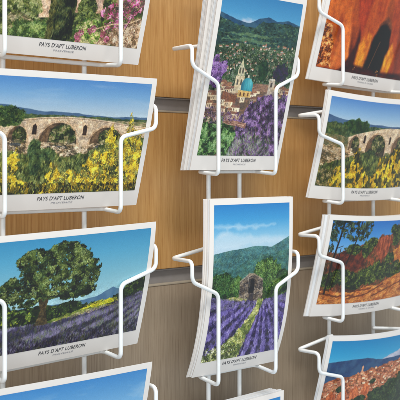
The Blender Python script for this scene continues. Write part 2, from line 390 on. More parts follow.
    for m, n_ in zones:
        p.dabs(m, n_//3, .10, [(84, 90, 44), (116, 116, 54), (60, 62, 32), (136, 104, 42), (140, 138, 76)], 2, 1.57, 1.2, .85)
    for m, n_ in zones:
        mm = m*(p.noise(.34, .5, 4) > .53)
        p.dabs(mm, n_, .06, ye, 1.4, 1.57, 1.8, .8)
        p.dabs(m, n_//6, .05, [(252, 232, 110), (250, 222, 80)], 1.2)
    p.dabs(p.poly([(0, 0), (14.8, 0), (14.8, .7), (0, .9)], .2), 260, .09, [(60, 66, 28), (130, 110, 34), (40, 38, 20)], 2, 1.57, 1)
    return p.done()

def view_tree():
    p = Pic(LW, LH, 21)
    p.vgrad([(0, (80, 80, 90)), (3.6, (168, 206, 212)), (5.4, (128, 188, 206)), (7.4, (82, 164, 200)), (9, (52, 138, 184))])
    p.fill(p.below([(0, 3.3), (3, 3.6), (8, 3.5), (10, 3.75), (11.5, 4.3), (12.5, 4.0), (13.6, 4.2), (14.8, 3.9)], .06, .6), (70, 110, 146), (92, 132, 160), .8)
    hedge = p.below([(0, 4.9), (1.2, 4.2), (3, 3.6), (6.5, 3.5), (8, 3.6), (9.5, 3.2), (11, 3.3), (12.3, 3.7), (13.1, 4.8), (14.8, 5.2)], .35, .45)
    p.fill(hedge, (52, 70, 30), (24, 34, 18), .35)
    p.dabs(hedge, 900, .09, [(70, 94, 36), (38, 52, 24), (96, 116, 48), (22, 30, 16)])
    p.fill(p.poly([(7.8, 2.55), (9.6, 3.1), (11.6, 3.35), (12.0, 3.05), (9.8, 2.7)], .12), (216, 198, 46), (140, 160, 50), .3)
    p.dabs(p.poly([(8.0, 2.5), (12.2, 3.0), (12.0, 3.4), (9.6, 3.3)], .15), 150, .07, [(232, 214, 60), (186, 178, 40)])
    p.fill(p.poly([(0, 2.1), (5.4, 2.2), (8, 2.7), (12, 3.0), (11.5, 2.4), (6, 1.8)], .15), (140, 150, 70), (82, 100, 40), .3)
    p.dabs(p.poly([(0, 2.3), (4, 2.4), (4, 3.3), (0, 3.6)], .3), 260, .12, [(50, 66, 28), (24, 32, 16), (90, 110, 46), (150, 160, 60)])
    lav = p.below([(0, 2.05), (4, 2.15), (6, 1.95), (8.6, 2.35), (11.2, 2.75), (14.8, 3.6)], .08, .4)
    p.fill(lav, (112, 102, 138), (70, 62, 92), .4, .3)
    # rows fan towards the right-hand horizon
    rows = np.sin(np.arctan2(p.Y-3.7, p.X-17.0)*46+p.noise(.8, .8, 2)*1.6)
    p.dabs(lav, 3600, .055, [(126, 116, 156), (98, 88, 130), (152, 142, 178), (62, 56, 84), (88, 88, 82), (116, 106, 144)], 2.4, 1.5, .9, .8, 10, 1.0)
    p.dabs(lav*(rows > .35), 1500, .05, [(48, 44, 66), (66, 60, 86), (70, 76, 62)], 2.6, 1.4, .9, .75, 6, 1.0)
    p.dabs(lav*(rows < -.4), 1100, .05, [(122, 114, 148), (146, 138, 168), (116, 122, 104)], 2.2, 1.5, .9, .8, 8, 1.0)
    p.dabs(p.poly([(0, 0), (14.8, 0), (14.8, 1.2), (6, .8), (0, 1.3)], .3), 500, .06, [(50, 46, 66), (66, 72, 50), (40, 34, 52)], 3, 1.5, .6, .7)
    p.dabs(p.poly([(6, 2.1), (9, 2.35), (12.4, 2.9), (9, 2.75)], .1), 60, .05, [(196, 176, 150), (170, 160, 90)], 3, .15, .3)
    tr = p.poly([(4.5, 2.0), (4.85, 3.2), (4.5, 4.4), (3.6, 5.4), (3.8, 5.6), (4.9, 4.7), (5.0, 5.9), (5.3, 5.9), (5.3, 4.7), (6.3, 5.6), (6.5, 5.4), (5.5, 4.2), (5.35, 3.2), (5.7, 2.05)], .06)
    p.fill(tr, (58, 48, 30), (98, 84, 54), .2)
    lobes = [(5.0, 6.3, 2.3, 1.7), (2.6, 5.0, 1.6, 1.1), (7.6, 6.2, 1.8, 1.9), (8.6, 5.0, 1.3, 1.1), (4.0, 7.3, 1.5, .9), (6.6, 7.7, 1.7, .9), (2.9, 7.35, .55, .3), (1.3, 4.7, 1.0, .8), (5.6, 5.0, 2.0, .9), (9.3, 6.0, .8, .9), (3.4, 4.2, 1.3, .5), (7.4, 4.3, 1.0, .45)]
    crown = np.zeros_like(p.X)
    for l in lobes: crown = np.maximum(crown, p.ell(*l, .22, .3, .1))
    gaps = (p.noise(.42, .36, 3) > .28)
    m = crown*gaps
    p.fill(m, (48, 64, 32), (22, 32, 18), .5, op=.93)
    p.dabs(m, 2600, .09, [(18, 28, 16), (32, 46, 24), (50, 64, 34), (70, 84, 44)], 1.3, 0, 3.1, .9, 9)
    for l in lobes:
        up = p.ell(l[0]-.15, l[1]+.25*l[3], l[2]*.75, l[3]*.65, .4, .3)*m
        p.dabs(up, int(170*l[2]*l[3]), .07, [(44, 58, 28), (70, 86, 42), (94, 110, 56), (122, 134, 80)], 1.4, op=.6)
    hol = m*(p.noise(.6, .5, 3) > .56)
    p.dabs(hol, 700, .08, [(16, 22, 14), (28, 38, 20), (44, 56, 30)], 1.5, 0, 3.1, .8)
    for x0, y0, x1, y1 in ((5.0, 4.4, 3.2, 6.4), (5.1, 4.6, 5.6, 7.4), (5.3, 4.4, 7.4, 6.2), (4.6, 4.4, 2.2, 5.0), (5.4, 4.2, 8.2, 5.0)):
        p.line([(x0, y0), ((x0+x1)/2+.15, (y0+y1)/2+.1), (x1, y1)], .07, (44, 36, 24), .7)
    p.dabs(m*p.noise(.5, .4, 3), 1, .05, [(120, 134, 74)])
    p.dabs(m*(p.noise(.5, .45, 3) > .54), 700, .06, [(96, 112, 54), (126, 140, 78), (150, 162, 104)], 1.3, 0, 3.1, .8)
    sky = crown*(p.noise(.3, .25, 3) > .68)*(p.Y > 4.6)
    p.dabs(sky, 30, .06, [(120, 176, 200)], 1.3, 0, 3.1, .7)
    return p.done()

def view_sky():
    p = Pic(LW, LH, 31)
    p.vgrad([(0, (120, 110, 60)), (4.5, (176, 204, 222)), (6.5, (118, 178, 222)), (9, (58, 134, 200))])
    cl = np.clip((p.noise(3.5, 1.0, 4)-.5)*4, 0, 1)*np.clip((8.8-p.Y)/1.5, 0, 1)
    p.fill(cl, (206, 220, 230), op=.55)
    p.fill(p.below([(0, 4.4), (5, 5.0), (9, 4.6), (14.8, 5.1)], .1, .8), (62, 92, 118), (84, 110, 120), .6)
    p.fill(p.below([(0, 3.6), (6, 3.9), (14.8, 3.5)], .2, .5), (96, 116, 56), (60, 78, 38), .4)
    p.fill(p.below([(0, 2.4), (7, 2.7), (14.8, 2.2)], .1, .5), (214, 180, 60), (166, 140, 44), .4, .15)
    p.dabs(p.below([(0, 2.4), (14.8, 2.2)]), 1600, .08, [(222, 188, 64), (176, 140, 40), (120, 110, 40)], 2, 1.5, .6, .8, 10, 1.0)
    return p.done()

PW, PH = 9.6, 14.0
def view_village(w=10.1):
    p = Pic(w, PH, 41)
    p.vgrad([(0, (60, 70, 50)), (11.3, (128, 184, 212)), (12.4, (72, 150, 196)), (14, (46, 124, 178))])
    p.fill(p.poly([(2.0, 11.6), (3.0, 11.95), (4.0, 12.0), (4.8, 11.75), (4.0, 11.4)], .2, .4, .25), (190, 200, 216), op=.85)
    far = p.below([(0, 12.35), (1.2, 12.0), (2.4, 11.75), (3.6, 11.62), (4.6, 12.1), (5.8, 12.35), (7, 12.1), (8.5, 12.3), (10.1, 12.0)], .06, .5)
    p.fill(far, (36, 74, 104), (52, 92, 116), .5)
    n1 = p.below([(0, 11.9), (1.8, 11.5), (3.2, 11.3), (4.4, 11.35), (5.2, 11.9), (7.4, 12.0), (10.1, 11.9)], .12, .5)
    p.fill(n1, (58, 86, 80), (42, 66, 64), .6)
    p.dabs(n1, 900, .09, [(56, 86, 68), (42, 66, 60), (78, 106, 82), (34, 54, 52)], 2, 0, .8)
    for y in (10.6, 10.1, 9.6):
        p.fill(p.poly([(.5, y), (3.5, y+.25), (6.5, y+.1), (8.5, y+.25), (5.5, y-.1), (3, y-.05)], .15), (120, 146, 104), op=.55)
    mid = p.below([(0, 9.6), (3, 9.9), (6, 9.6), (10.1, 10.0)], .2, .5)
    p.fill(mid, (78, 98, 72), (50, 68, 54), .4)
    p.dabs(mid, 1500, .09, [(42, 60, 44), (62, 86, 56), (86, 108, 74), (118, 130, 104), (150, 152, 134)])
    tw = p.poly([(0, 5.6), (0, 8.9), (3, 9.5), (7, 9.2), (10.1, 9.5), (10.1, 5.4)], .2)
    hs = [(x, y) for x, y in zip(p.r.rand(130)*9.6, 7.0+2.9*p.r.rand(130)**1.3)]
    for x, y in sorted(hs, key=lambda q: -q[1]):
        a = .12+.2*p.r.rand(); hh = .06+.10*p.r.rand()
        c = [(206, 190, 170), (186, 166, 146), (170, 156, 150), (214, 204, 190), (150, 132, 116)][p.r.randint(5)]
        p.fill(p.poly([(x, y), (x+a, y), (x+a, y+hh), (x, y+hh)]), c)
        p.fill(p.poly([(x-.04, y+hh), (x+a+.04, y+hh), (x+a-.03, y+hh+.08), (x+.04, y+hh+.08)]), (158, 110, 90))
    p.dabs(tw*(p.Y > 6.6), 420, .1, [(48, 68, 46), (76, 100, 64), (40, 54, 42), (104, 110, 96)])
    p.fill(p.ell(6.2, 7.7, .65, .9, .2, .3), (28, 52, 40), (46, 76, 50), .2)
    p.fill(p.ell(8.6, 7.6, 1.0, .8, .3, .3), (60, 50, 76), (44, 52, 52), .2)
    # roofs of the old town
    roofs = p.below([(0, 5.6), (3, 5.8), (6, 6.5), (8, 6.6), (10.1, 6.2)], .15, .5)
    p.fill(roofs, (128, 100, 82), (94, 82, 72), .3, .15)
    for x, y in sorted([(p.r.rand()*9.4, 3.3+p.r.rand()*3.2) for _ in range(58)], key=lambda q: -q[1]):
        a = .45+.7*p.r.rand(); hh = .25+.35*p.r.rand()
        wc = [(214, 192, 160), (196, 170, 140), (226, 208, 178), (160, 136, 116)][p.r.randint(4)]
        p.fill(p.poly([(x, y-hh), (x+a, y-hh*.9), (x+a, y), (x, y)], .02), wc)
        p.fill(p.poly([(x-.06, y), (x+a+.06, y+.02), (x+a-.08, y+.2), (x+.1, y+.22)], .02), [(158, 112, 86), (138, 100, 84), (170, 128, 96)][p.r.randint(3)], (120, 88, 76), .1, .05)
        for q in range(2): p.fill(p.poly([(x+.12+.22*q, y-hh*.7), (x+.2+.22*q, y-hh*.7), (x+.2+.22*q, y-.08), (x+.12+.22*q, y-.08)]), (66, 56, 56))
    # bell tower, dome, ochre house
    p.fill(p.poly([(2.95, 5.6), (4.05, 5.6), (4.05, 7.1), (2.95, 7.1)], .03), (214, 198, 166), (186, 168, 138), .2)
    p.fill(p.poly([(3.1, 7.1), (3.95, 7.1), (3.9, 7.6), (3.7, 8.1), (3.5, 8.6), (3.3, 8.1), (3.12, 7.6)], .03), (206, 196, 164), (176, 170, 140), .15)
    for x, y in [(3.15, 6.3), (3.6, 6.3), (3.25, 7.3), (3.6, 7.3)]:
        p.fill(p.poly([(x, y), (x+.2, y), (x+.2, y+.42), (x+.1, y+.52), (x, y+.42)]), (92, 88, 78))
    p.fill(p.poly([(5.4, 5.9), (8.0, 5.8), (8.0, 6.2), (7.6, 6.5), (5.5, 6.55)], .03), (150, 120, 100), (128, 100, 88), .2, .06)
    t = np.linspace(0, math.pi, 14)
    dome = [(4.5+.72*math.cos(a), 6.25+.72*math.sin(a)) for a in t]+[(3.8, 5.8), (5.2, 5.8)]
    p.fill(p.poly(dome), (40, 132, 152), (66, 160, 170), .3, .6)
    dm = p.poly(dome)
    p.fill(dm*np.clip((4.35-p.X)/.5, 0, 1), (28, 92, 116), op=.75); p.fill(dm*p.ell(4.75, 6.6, .3, .4, 0, .5, .9), (120, 196, 196), op=.6)
    for q in (-.45, -.2, .05, .3): p.line([(4.5+q, 5.85), (4.5+q, 6.25), (4.5+q*.5, 6.9)], .025, (36, 104, 122), .45)
    p.fill(p.poly([(4.38, 6.95), (4.62, 6.95), (4.6, 7.2), (4.4, 7.2)]), (206, 198, 176)); p.line([(4.5, 7.2), (4.5, 7.4)], .03, (90, 96, 90))
    p.fill(p.poly([(3.5, 5.25), (5.1, 5.25), (5.1, 5.8), (3.5, 5.85)], .03), (206, 174, 112), (186, 152, 96), .2)
    for x in (3.75, 4.2, 4.7): p.fill(p.poly([(x, 5.36), (x+.16, 5.36), (x+.16, 5.66), (x, 5.66)]), (96, 66, 50))
    p.fill(p.poly([(1.6, 5.0), (3.4, 4.7), (3.5, 5.3), (1.8, 5.7)], .03), (142, 96, 72), (112, 76, 62), .15, .05)
    p.fill(p.poly([(7.2, 5.2), (8.0, 5.2), (8.0, 6.9), (7.2, 6.9)], .03), (190, 178, 160), (166, 150, 132), .2)
    p.fill(p.poly([(7.15, 6.9), (8.05, 6.9), (7.9, 7.05), (7.25, 7.05)]), (206, 194, 176)); p.fill(p.poly([(7.45, 6.3), (7.7, 6.3), (7.7, 6.7), (7.45, 6.7)]), (80, 74, 72))
    p.fill(p.poly([(6.6, 4.9), (7.7, 4.6), (8.8, 4.8), (8.9, 5.5), (7.9, 6.0), (6.9, 5.6)], .05), (182, 166, 152), (150, 136, 126), .2)
    # shrubs and blossom in front
    gr = p.poly([(0, 0), (0, 3.4), (1.4, 3.0), (2.0, 3.4), (3.6, 2.6), (4.4, 2.2), (5.0, 0)], .3, .4)
    p.fill(gr, (60, 100, 50), (34, 60, 32), .3)
    p.dabs(gr, 1500, .08, [(104, 144, 84), (74, 112, 60), (144, 174, 118), (48, 72, 42), (36, 50, 34)])
    pu = p.poly([(3.8, 0), (4.2, 2.0), (3.6, 3.2), (4.6, 3.6), (5.2, 4.6), (6.4, 5.3), (7.6, 5.6), (8.8, 5.2), (9.6, 5.9), (10.1, 5.6), (10.1, 0)], .35, .4)
    p.fill(pu, (92, 62, 112), (58, 40, 74), .35)
    p.dabs(pu, 2600, .075, [(140, 104, 158), (112, 80, 134), (172, 138, 186), (80, 58, 96), (58, 46, 62), (84, 92, 76)], 1.6, 1.4, 1.4)
    p.dabs(p.poly([(3.4, 0), (9, 0), (8.6, 1.6), (5.6, 2.2), (4.0, 1.5)], .3), 420, .06, [(120, 134, 110), (150, 156, 140), (60, 76, 50), (120, 84, 136)], 3, 1.5, 1)
    for x in (5.5, 6.1, 6.6, 7.3, 8.2): p.line([(x, .2), (x+.15, 1.6), (x-.1, 2.8)], .04, (168, 150, 140), .6)
    p.dabs(p.poly([(0, 2.9), (2.4, 2.9), (2.0, 4.3), (0, 4.2)], .3), 130, .1, [(150, 120, 110), (110, 84, 130), (190, 166, 146), (70, 60, 66)])
    w1 = p.poly([(2.4, 2.9), (5.2, 2.5), (5.2, 2.95), (2.4, 3.35)], .06); p.fill(w1, (196, 160, 140), (120, 84, 74), .2, .06)
    p.dabs(p.poly([(2.2, 3.2), (4.8, 3.2), (4.4, 3.9), (2.2, 3.8)], .3), 90, .1, [(206, 186, 160), (120, 90, 130), (160, 130, 110), (90, 66, 100)])
    l = p.poly([(0, 6.2), (0, 8.6), (.5, 8.8), (.8, 8.1), (1.6, 8.2), (1.8, 7.6), (1.2, 6.9), (1.3, 6.4), (.6, 6.0)], .2, .3)
    p.dabs(l, 380, .09, [(150, 100, 176), (176, 134, 198), (112, 72, 140), (80, 54, 100)])
    return p.done(.6)

def view_lavender():
    p = Pic(PW, PH, 51)
    p.vgrad([(0, (70, 60, 110)), (9.8, (186, 210, 224)), (11, (140, 194, 222)), (12.6, (60, 152, 208)), (14, (34, 124, 192))])
    for pts, o in (([(0, 12.0), (2, 12.15), (5, 12.0), (7.5, 12.1), (5, 11.85), (2, 11.9)], .7), ([(0, 11.0), (1.3, 11.6), (3, 11.2), (6, 11.1), (9.6, 10.7), (9.6, 10.2), (5, 10.3), (0, 10.0)], .5), ([(.6, 11.3), (1.4, 11.8), (2.2, 11.35)], .4)):
        p.fill(p.poly(pts, .25, .7, .4), (214, 224, 232), op=o)
    hl = p.below([(0, 9.7), (2.4, 9.95), (5, 10.15), (7.2, 10.0), (8.4, 10.4), (9.6, 10.9)], .06, .7)
    p.fill(hl, (84, 126, 124), (66, 108, 112), .9)
    p.fill(p.below([(0, 8.6), (2, 8.0), (4, 8.9), (7, 9.4), (9.6, 9.6)], .2, .7), (76, 118, 102), (58, 98, 92), .7, op=.85)
    for pts in ([(1.4, 9.4), (2.2, 8.8), (3.4, 8.1)], [(1.0, 8.4), (2.0, 7.8), (3.0, 7.6)], [(4.2, 9.4), (5.2, 8.8)], [(6.5, 9.6), (7.8, 8.9)]):
        p.line(pts, .07, (112, 150, 140), .45)
    p.dabs(hl*(p.Y > 7)*(p.Y < 9.4), 420, .12, [(62, 102, 98), (84, 124, 112), (54, 90, 92)], 2.5, .3, .8, .35)
    base = p.below([(0, 6.3), (4, 6.5), (9.6, 6.0)], .1)
    p.fill(base, (84, 110, 56), (50, 70, 36), .4)
    def tree(cx, cy, rx, ry, n_, dk, lt):
        m = p.ell(cx, cy, rx, ry, .3, .35, .1); p.fill(m, dk, tuple(int(c*.65) for c in dk), .25)
        p.dabs(m, n_, .09, [dk, lt, tuple(int(c*.6) for c in dk)]); p.dabs(p.ell(cx-.1, cy+.2*ry, rx*.7, ry*.65, .3, .3)*m, n_//2, .07, [lt, tuple(min(255, c+24) for c in lt)])
    tree(1.1, 6.7, 1.4, 1.3, 260, (38, 72, 38), (66, 100, 50)); tree(2.9, 6.6, .9, 1.0, 200, (54, 88, 44), (94, 124, 62))
    tree(7.0, 7.3, 1.7, 1.6, 420, (52, 84, 42), (98, 128, 66)); tree(5.9, 7.9, .9, .9, 160, (58, 90, 46), (104, 132, 70)); tree(8.9, 6.7, 1.0, 1.1, 240, (34, 66, 40), (60, 92, 50))
    tree(8.2, 6.4, .8, .7, 160, (66, 98, 50), (112, 138, 74)); tree(4.0, 6.2, .6, .8, 100, (50, 90, 40), (90, 130, 60))
    hut = p.poly([(3.25, 4.9), (3.3, 7.0), (4.4, 7.65), (5.0, 7.6), (6.2, 7.05), (6.3, 4.9)], .04)
    p.fill(hut, (110, 98, 88), (78, 70, 66), .3, .12); p.dabs(hut, 420, .055, [(138, 126, 112), (90, 82, 76), (60, 54, 52), (156, 142, 124)], 2, 0, .4)
    p.fill(p.poly([(3.25, 6.95), (4.4, 7.6), (5.0, 7.55), (6.2, 7.0), (6.25, 7.1), (5.0, 7.72), (4.4, 7.76), (3.2, 7.08)], .02), (150, 136, 120), op=.8)
    p.fill(p.poly([(4.4, 5.9), (5.1, 5.9), (5.1, 7.2), (4.4, 7.2)], .05), (36, 34, 38)); p.fill(p.poly([(4.4, 6.4), (4.6, 6.4), (4.6, 7.2), (4.4, 7.2)]), (70, 66, 62))
    p.fill(p.poly([(4.5, 5.0), (5.1, 5.0), (5.1, 5.9), (4.5, 5.9)], .04), (66, 60, 62))
    lav = p.below([(0, 5.95), (3, 5.3), (6, 5.05), (9.6, 5.5)], .06, .3)
    p.fill(lav, (96, 80, 146), (64, 52, 106), .4, .2)
    p.fill(p.poly([(1.2, 5.6), (4.2, 5.15), (4.4, 5.4), (2.6, 5.75)], .06), (166, 158, 120), (120, 130, 70), .2)
    r1 = np.sin(np.arctan2(p.Y-6.0, p.X-6.2)*30+p.noise(.5, .5, 2)*1.6)
    p.dabs(lav, 2600, .045, [(44, 36, 72), (66, 52, 112), (92, 76, 148), (118, 100, 176), (150, 134, 204)], 2.0, 1.5, 1.0, .85, 8, 1.8)
    p.dabs(lav*(r1 > .45), 900, .045, [(40, 34, 64), (54, 46, 84), (66, 66, 60)], 2.4, 1.5, 1.0, .6, 6, 1.6)
    p.dabs(lav*(r1 < -.3)*(p.noise(.6, .3, 3) > .42), 900, .04, [(104, 88, 166), (134, 118, 192), (168, 154, 214)], 2.0, 1.5, 1.0, .85, 8, 1.8)
    p.dabs(lav*p.below([(0, 9), (9, 9)])*(p.Y > 4.7), 300, .04, [(130, 116, 172), (104, 110, 96), (150, 140, 184)], 3, 0, .4, .7)
    path = p.poly([(5.75, 5.3), (6.35, 5.25), (6.15, 4.5), (5.55, 3.3), (4.9, 2.0), (4.5, .8), (4.3, 0), (0, 0), (0, .4), (1.6, 1.1), (3.2, 2.1), (4.5, 3.4), (5.3, 4.4)], .22, .3)
    p.fill(path, (138, 146, 86), (96, 108, 60), .3)
    p.dabs(path, 1500, .055, [(176, 178, 104), (132, 144, 76), (214, 212, 162), (82, 98, 50), (104, 122, 62), (196, 190, 96)], 1.5, 1.5, 1.6, .9, 12, 1.2)
    p.dabs(p.poly([(0, 0), (4.2, 0), (3.6, 1.6), (0, 1.1)], .3), 420, .07, [(70, 84, 40), (46, 54, 30), (226, 222, 190), (120, 134, 66)])
    return p.done()

def view_quarry():
    p = Pic(LW, LH, 61)
    p.vgrad([(0, (70, 24, 14)), (4, (168, 78, 32)), (9, (190, 92, 40))])
    st = p.noise(1.0, 4.5, 3); t = np.clip((st-.5)*2.4+.5, 0, 1)[..., None]
    p.a[:] = p.a*(.8+.35*t)
    def slabf(pts, c, c2, sx=.35, sy=2.5, amp=.12): p.fill(p.poly(pts, amp, .8, .35), c, c2, sx*2.2, sy*1.3, 1.0)
    slabf([(0, 0), (0, 9), (3.2, 9), (3.4, 4.5), (4.2, 0)], (206, 112, 44), (150, 66, 26), .3, 1.2)
    m = p.poly([(.0, .2), (0, 4.6), (.8, 4.4), (1.6, 2.6), (1.9, .3)], .3, .5)
    p.dabs(m, 700, .06, [(226, 160, 92), (110, 54, 24), (238, 186, 120), (70, 36, 20), (196, 110, 54)], 1.6, .8, 1.6)
    slabf([(1.9, .3), (2.6, 4.6), (3.6, 4.8), (4.3, .6)], (224, 130, 62), (196, 98, 44))
    slabf([(3.3, 0), (4.7, 2.6), (4.9, 5.6), (5.8, 5.6), (5.6, 0)], (96, 36, 20), (58, 22, 14))
    slabf([(3.6, 9), (4.3, 5.6), (5.6, 3.0), (6.6, 9)], (176, 70, 34), (128, 44, 22))
    slabf([(6.4, 9), (5.4, 4.4), (5.2, 1.0), (6.6, 1.0), (7.8, 4.4), (8.6, 9)], (190, 96, 40), (150, 60, 26))
    slabf([(5.2, .5), (5.3, 2.8), (6.0, 4.4), (7.0, 4.0), (6.9, .5)], (222, 150, 40), (176, 84, 28), .25, 1.2)
    slabf([(5.6, .4), (5.8, 1.8), (6.4, 2.2), (6.7, .4)], (236, 182, 60), (206, 130, 40), .2, .6)
    slabf([(6.6, 0), (7.1, 3.4), (8.1, 5.4), (9.0, 5.8), (10.0, 5.1), (10.3, 3.0), (9.4, 0)], (26, 14, 12), (14, 8, 8))
    slabf([(7.9, 5.2), (8.9, 6.2), (10.0, 5.6), (10.2, 4.6), (9.0, 5.4)], (120, 72, 48), (80, 44, 30), .2, .4)
    p.fill(p.poly([(7.45, .7), (7.52, .7), (8.5, 3.6), (8.44, 3.62)], .05, .3), (186, 130, 84), op=.65)
    slabf([(9.2, 9), (9.9, 5.2), (10.3, 2.0), (11.3, 0), (14.8, 0), (14.8, 9)], (186, 88, 42), (136, 54, 28), .5, 2.5)
    slabf([(9.6, .2), (9.8, 2.2), (10.6, 3.6), (11.3, 2.6), (11.0, .2)], (232, 168, 44), (190, 100, 32), .2, .8)
    slabf([(11.0, 9), (11.3, 5), (11.8, 0), (12.8, 0), (12.3, 5), (12.4, 9)], (110, 46, 28), (150, 70, 36), .3, 2)
    slabf([(13.3, 9), (13.0, 4), (13.5, 0), (14.8, 0), (14.8, 9)], (206, 120, 60), (160, 84, 44), .3, 2)
    slabf([(2.9, 0), (4.6, .9), (7.2, .7), (9.8, .5), (14.8, .7), (14.8, 0)], (74, 24, 18), (42, 14, 12), .6, .3)
    for x, y in ((5.3, .5), (9.0, .55), (9.2, .2)): p.dabs(p.ell(x, y, .2, .12), 3, .06, [(230, 170, 90)])
    p.dabs(p.X > -1, 300, .03, [(206, 120, 62), (120, 52, 28), (160, 80, 40)], 5, 1.45, .3, .22)
    return p.done(.45)

def view_bridge_side():
    # the same bridge seen on the right-hand rack: bank on the left, arches further right
    p = Pic(LW, LH, 71)
    p.vgrad([(0, (90, 100, 40)), (6.6, (180, 200, 212)), (7.4, (140, 178, 210)), (9, (76, 128, 190))])
    p.fill(p.below([(0, 7.2), (2, 6.9), (5, 6.75), (9, 6.6), (14.8, 6.5)], .08, 1), (54, 82, 120), (70, 100, 132), .8)
    p.fill(p.below([(0, 6.4), (9, 6.4), (14.8, 6.3)], .1, .4), (54, 74, 50), (96, 108, 72), .3)
    p.fill(p.ell(4.2, 6.3, 1.9, .75, .3, .4), (34, 56, 30), (60, 84, 42), .3); p.fill(p.ell(1.2, 5.7, 1.9, .8, .3, .4), (50, 66, 38), (84, 96, 56), .3)
    b = p.below([(0, 4.6), (3.3, 5.2), (4.5, 5.6), (6, 5.9), (8, 6.25), (9.6, 6.4), (11.5, 6.35), (14.8, 6.1)], .02, .4)
    p.fill(b, (214, 192, 162), (188, 162, 134), .35, .2, 1.1)
    p.fill(p.below([(0, 5.3), (3.2, 5.2), (3.6, 4.0), (14.8, 3.6)], .15), (96, 98, 64), (150, 128, 92), .5, .25)
    def arch(cx, base, w, h):
        t = np.linspace(0, math.pi, 16)
        p.fill(p.poly([(cx+(w+.16)*math.cos(a), base+(h+.16)*math.sin(a)) for a in t]+[(cx-w-.16, base-.9), (cx+w+.16, base-.9)]), (212, 184, 150), (170, 138, 108), .15)
        m = p.poly([(cx+w*math.cos(a), base+h*math.sin(a)) for a in t]+[(cx-w, base-.9), (cx+w, base-.9)])
        p.fill(m, (58, 50, 38), (84, 76, 54), .25)
        p.fill(m*p.poly([(cx-w-.1, base-1), (cx-w*.6, base-1), (cx-w*.45, base+h*.7), (cx, base+h), (cx-w, base+h)], .03), (112, 88, 66))
        p.dabs(m*p.ell(cx+w*.25, base+.35*h, w*.7, h*.55), int(180*w), .09, [(60, 74, 36), (96, 108, 56), (36, 44, 26), (150, 140, 100)])
    arch(4.25, 4.3, .75, 1.05); arch(7.7, 4.1, 1.6, 1.6); arch(12.1, 4.1, 1.6, 1.5)
    for x in (5.7, 9.95):
        p.fill(p.poly([(x-.16, 4.7), (x+.16, 4.7), (x+.16, 5.4), (x, 5.55), (x-.16, 5.4)], .03), (58, 44, 36))
    p.dabs(p.poly([(0, 2.2), (0, 4.2), (4, 3.9), (5, 3.0), (2, 1.6)], .3), 420, .09, [(196, 164, 124), (150, 120, 88), (96, 84, 56), (214, 190, 156)], 2.5, 0, .5)
    g = p.below([(0, 2.0), (2, 2.6), (4, 3.2), (6, 3.6), (8.6, 3.3), (14.8, 4.3)], .25, .5)
    p.fill(g, (96, 104, 52), (56, 66, 34), .5)
    p.fill(p.ell(7.0, 3.2, 1.0, .9, .25, .3), (46, 60, 38), (76, 90, 52), .2)
    p.dabs(g, 1100, .08, [(84, 96, 48), (120, 124, 66), (46, 54, 28)], 3, 1.5, .9)
    ye = [(232, 190, 34), (214, 168, 22), (246, 210, 66), (190, 146, 26)]
    for m, n_ in ((p.poly([(4.2, 0), (4.6, 3.6), (5.2, 4.1), (5.8, 3.0), (6.3, 2.2), (7.4, 1.2), (8.6, 1.6), (8.8, 3.2), (10.4, 3.4), (11.2, 4.4), (14.8, 3.9), (14.8, 0)], .35, .4), 2300), (p.poly([(1.6, .2), (2.0, 1.6), (2.9, 2.2), (4.2, 2.4), (4.2, 0)], .3), 420)):
        p.dabs(m, n_//2, .10, [(70, 72, 28), (104, 96, 34), (48, 46, 22)], 2, 1.57, 1.2, .85)
        p.dabs(m*(p.noise(.34, .5, 4) > .52), n_, .06, ye, 1.4, 1.57, 1.8, .8)
    p.dabs(p.poly([(0, 0), (1.8, 0), (2.4, 1.8), (0, 1.8)], .2), 200, .08, [(120, 104, 70), (60, 62, 34), (176, 150, 110)])
    return p.done()

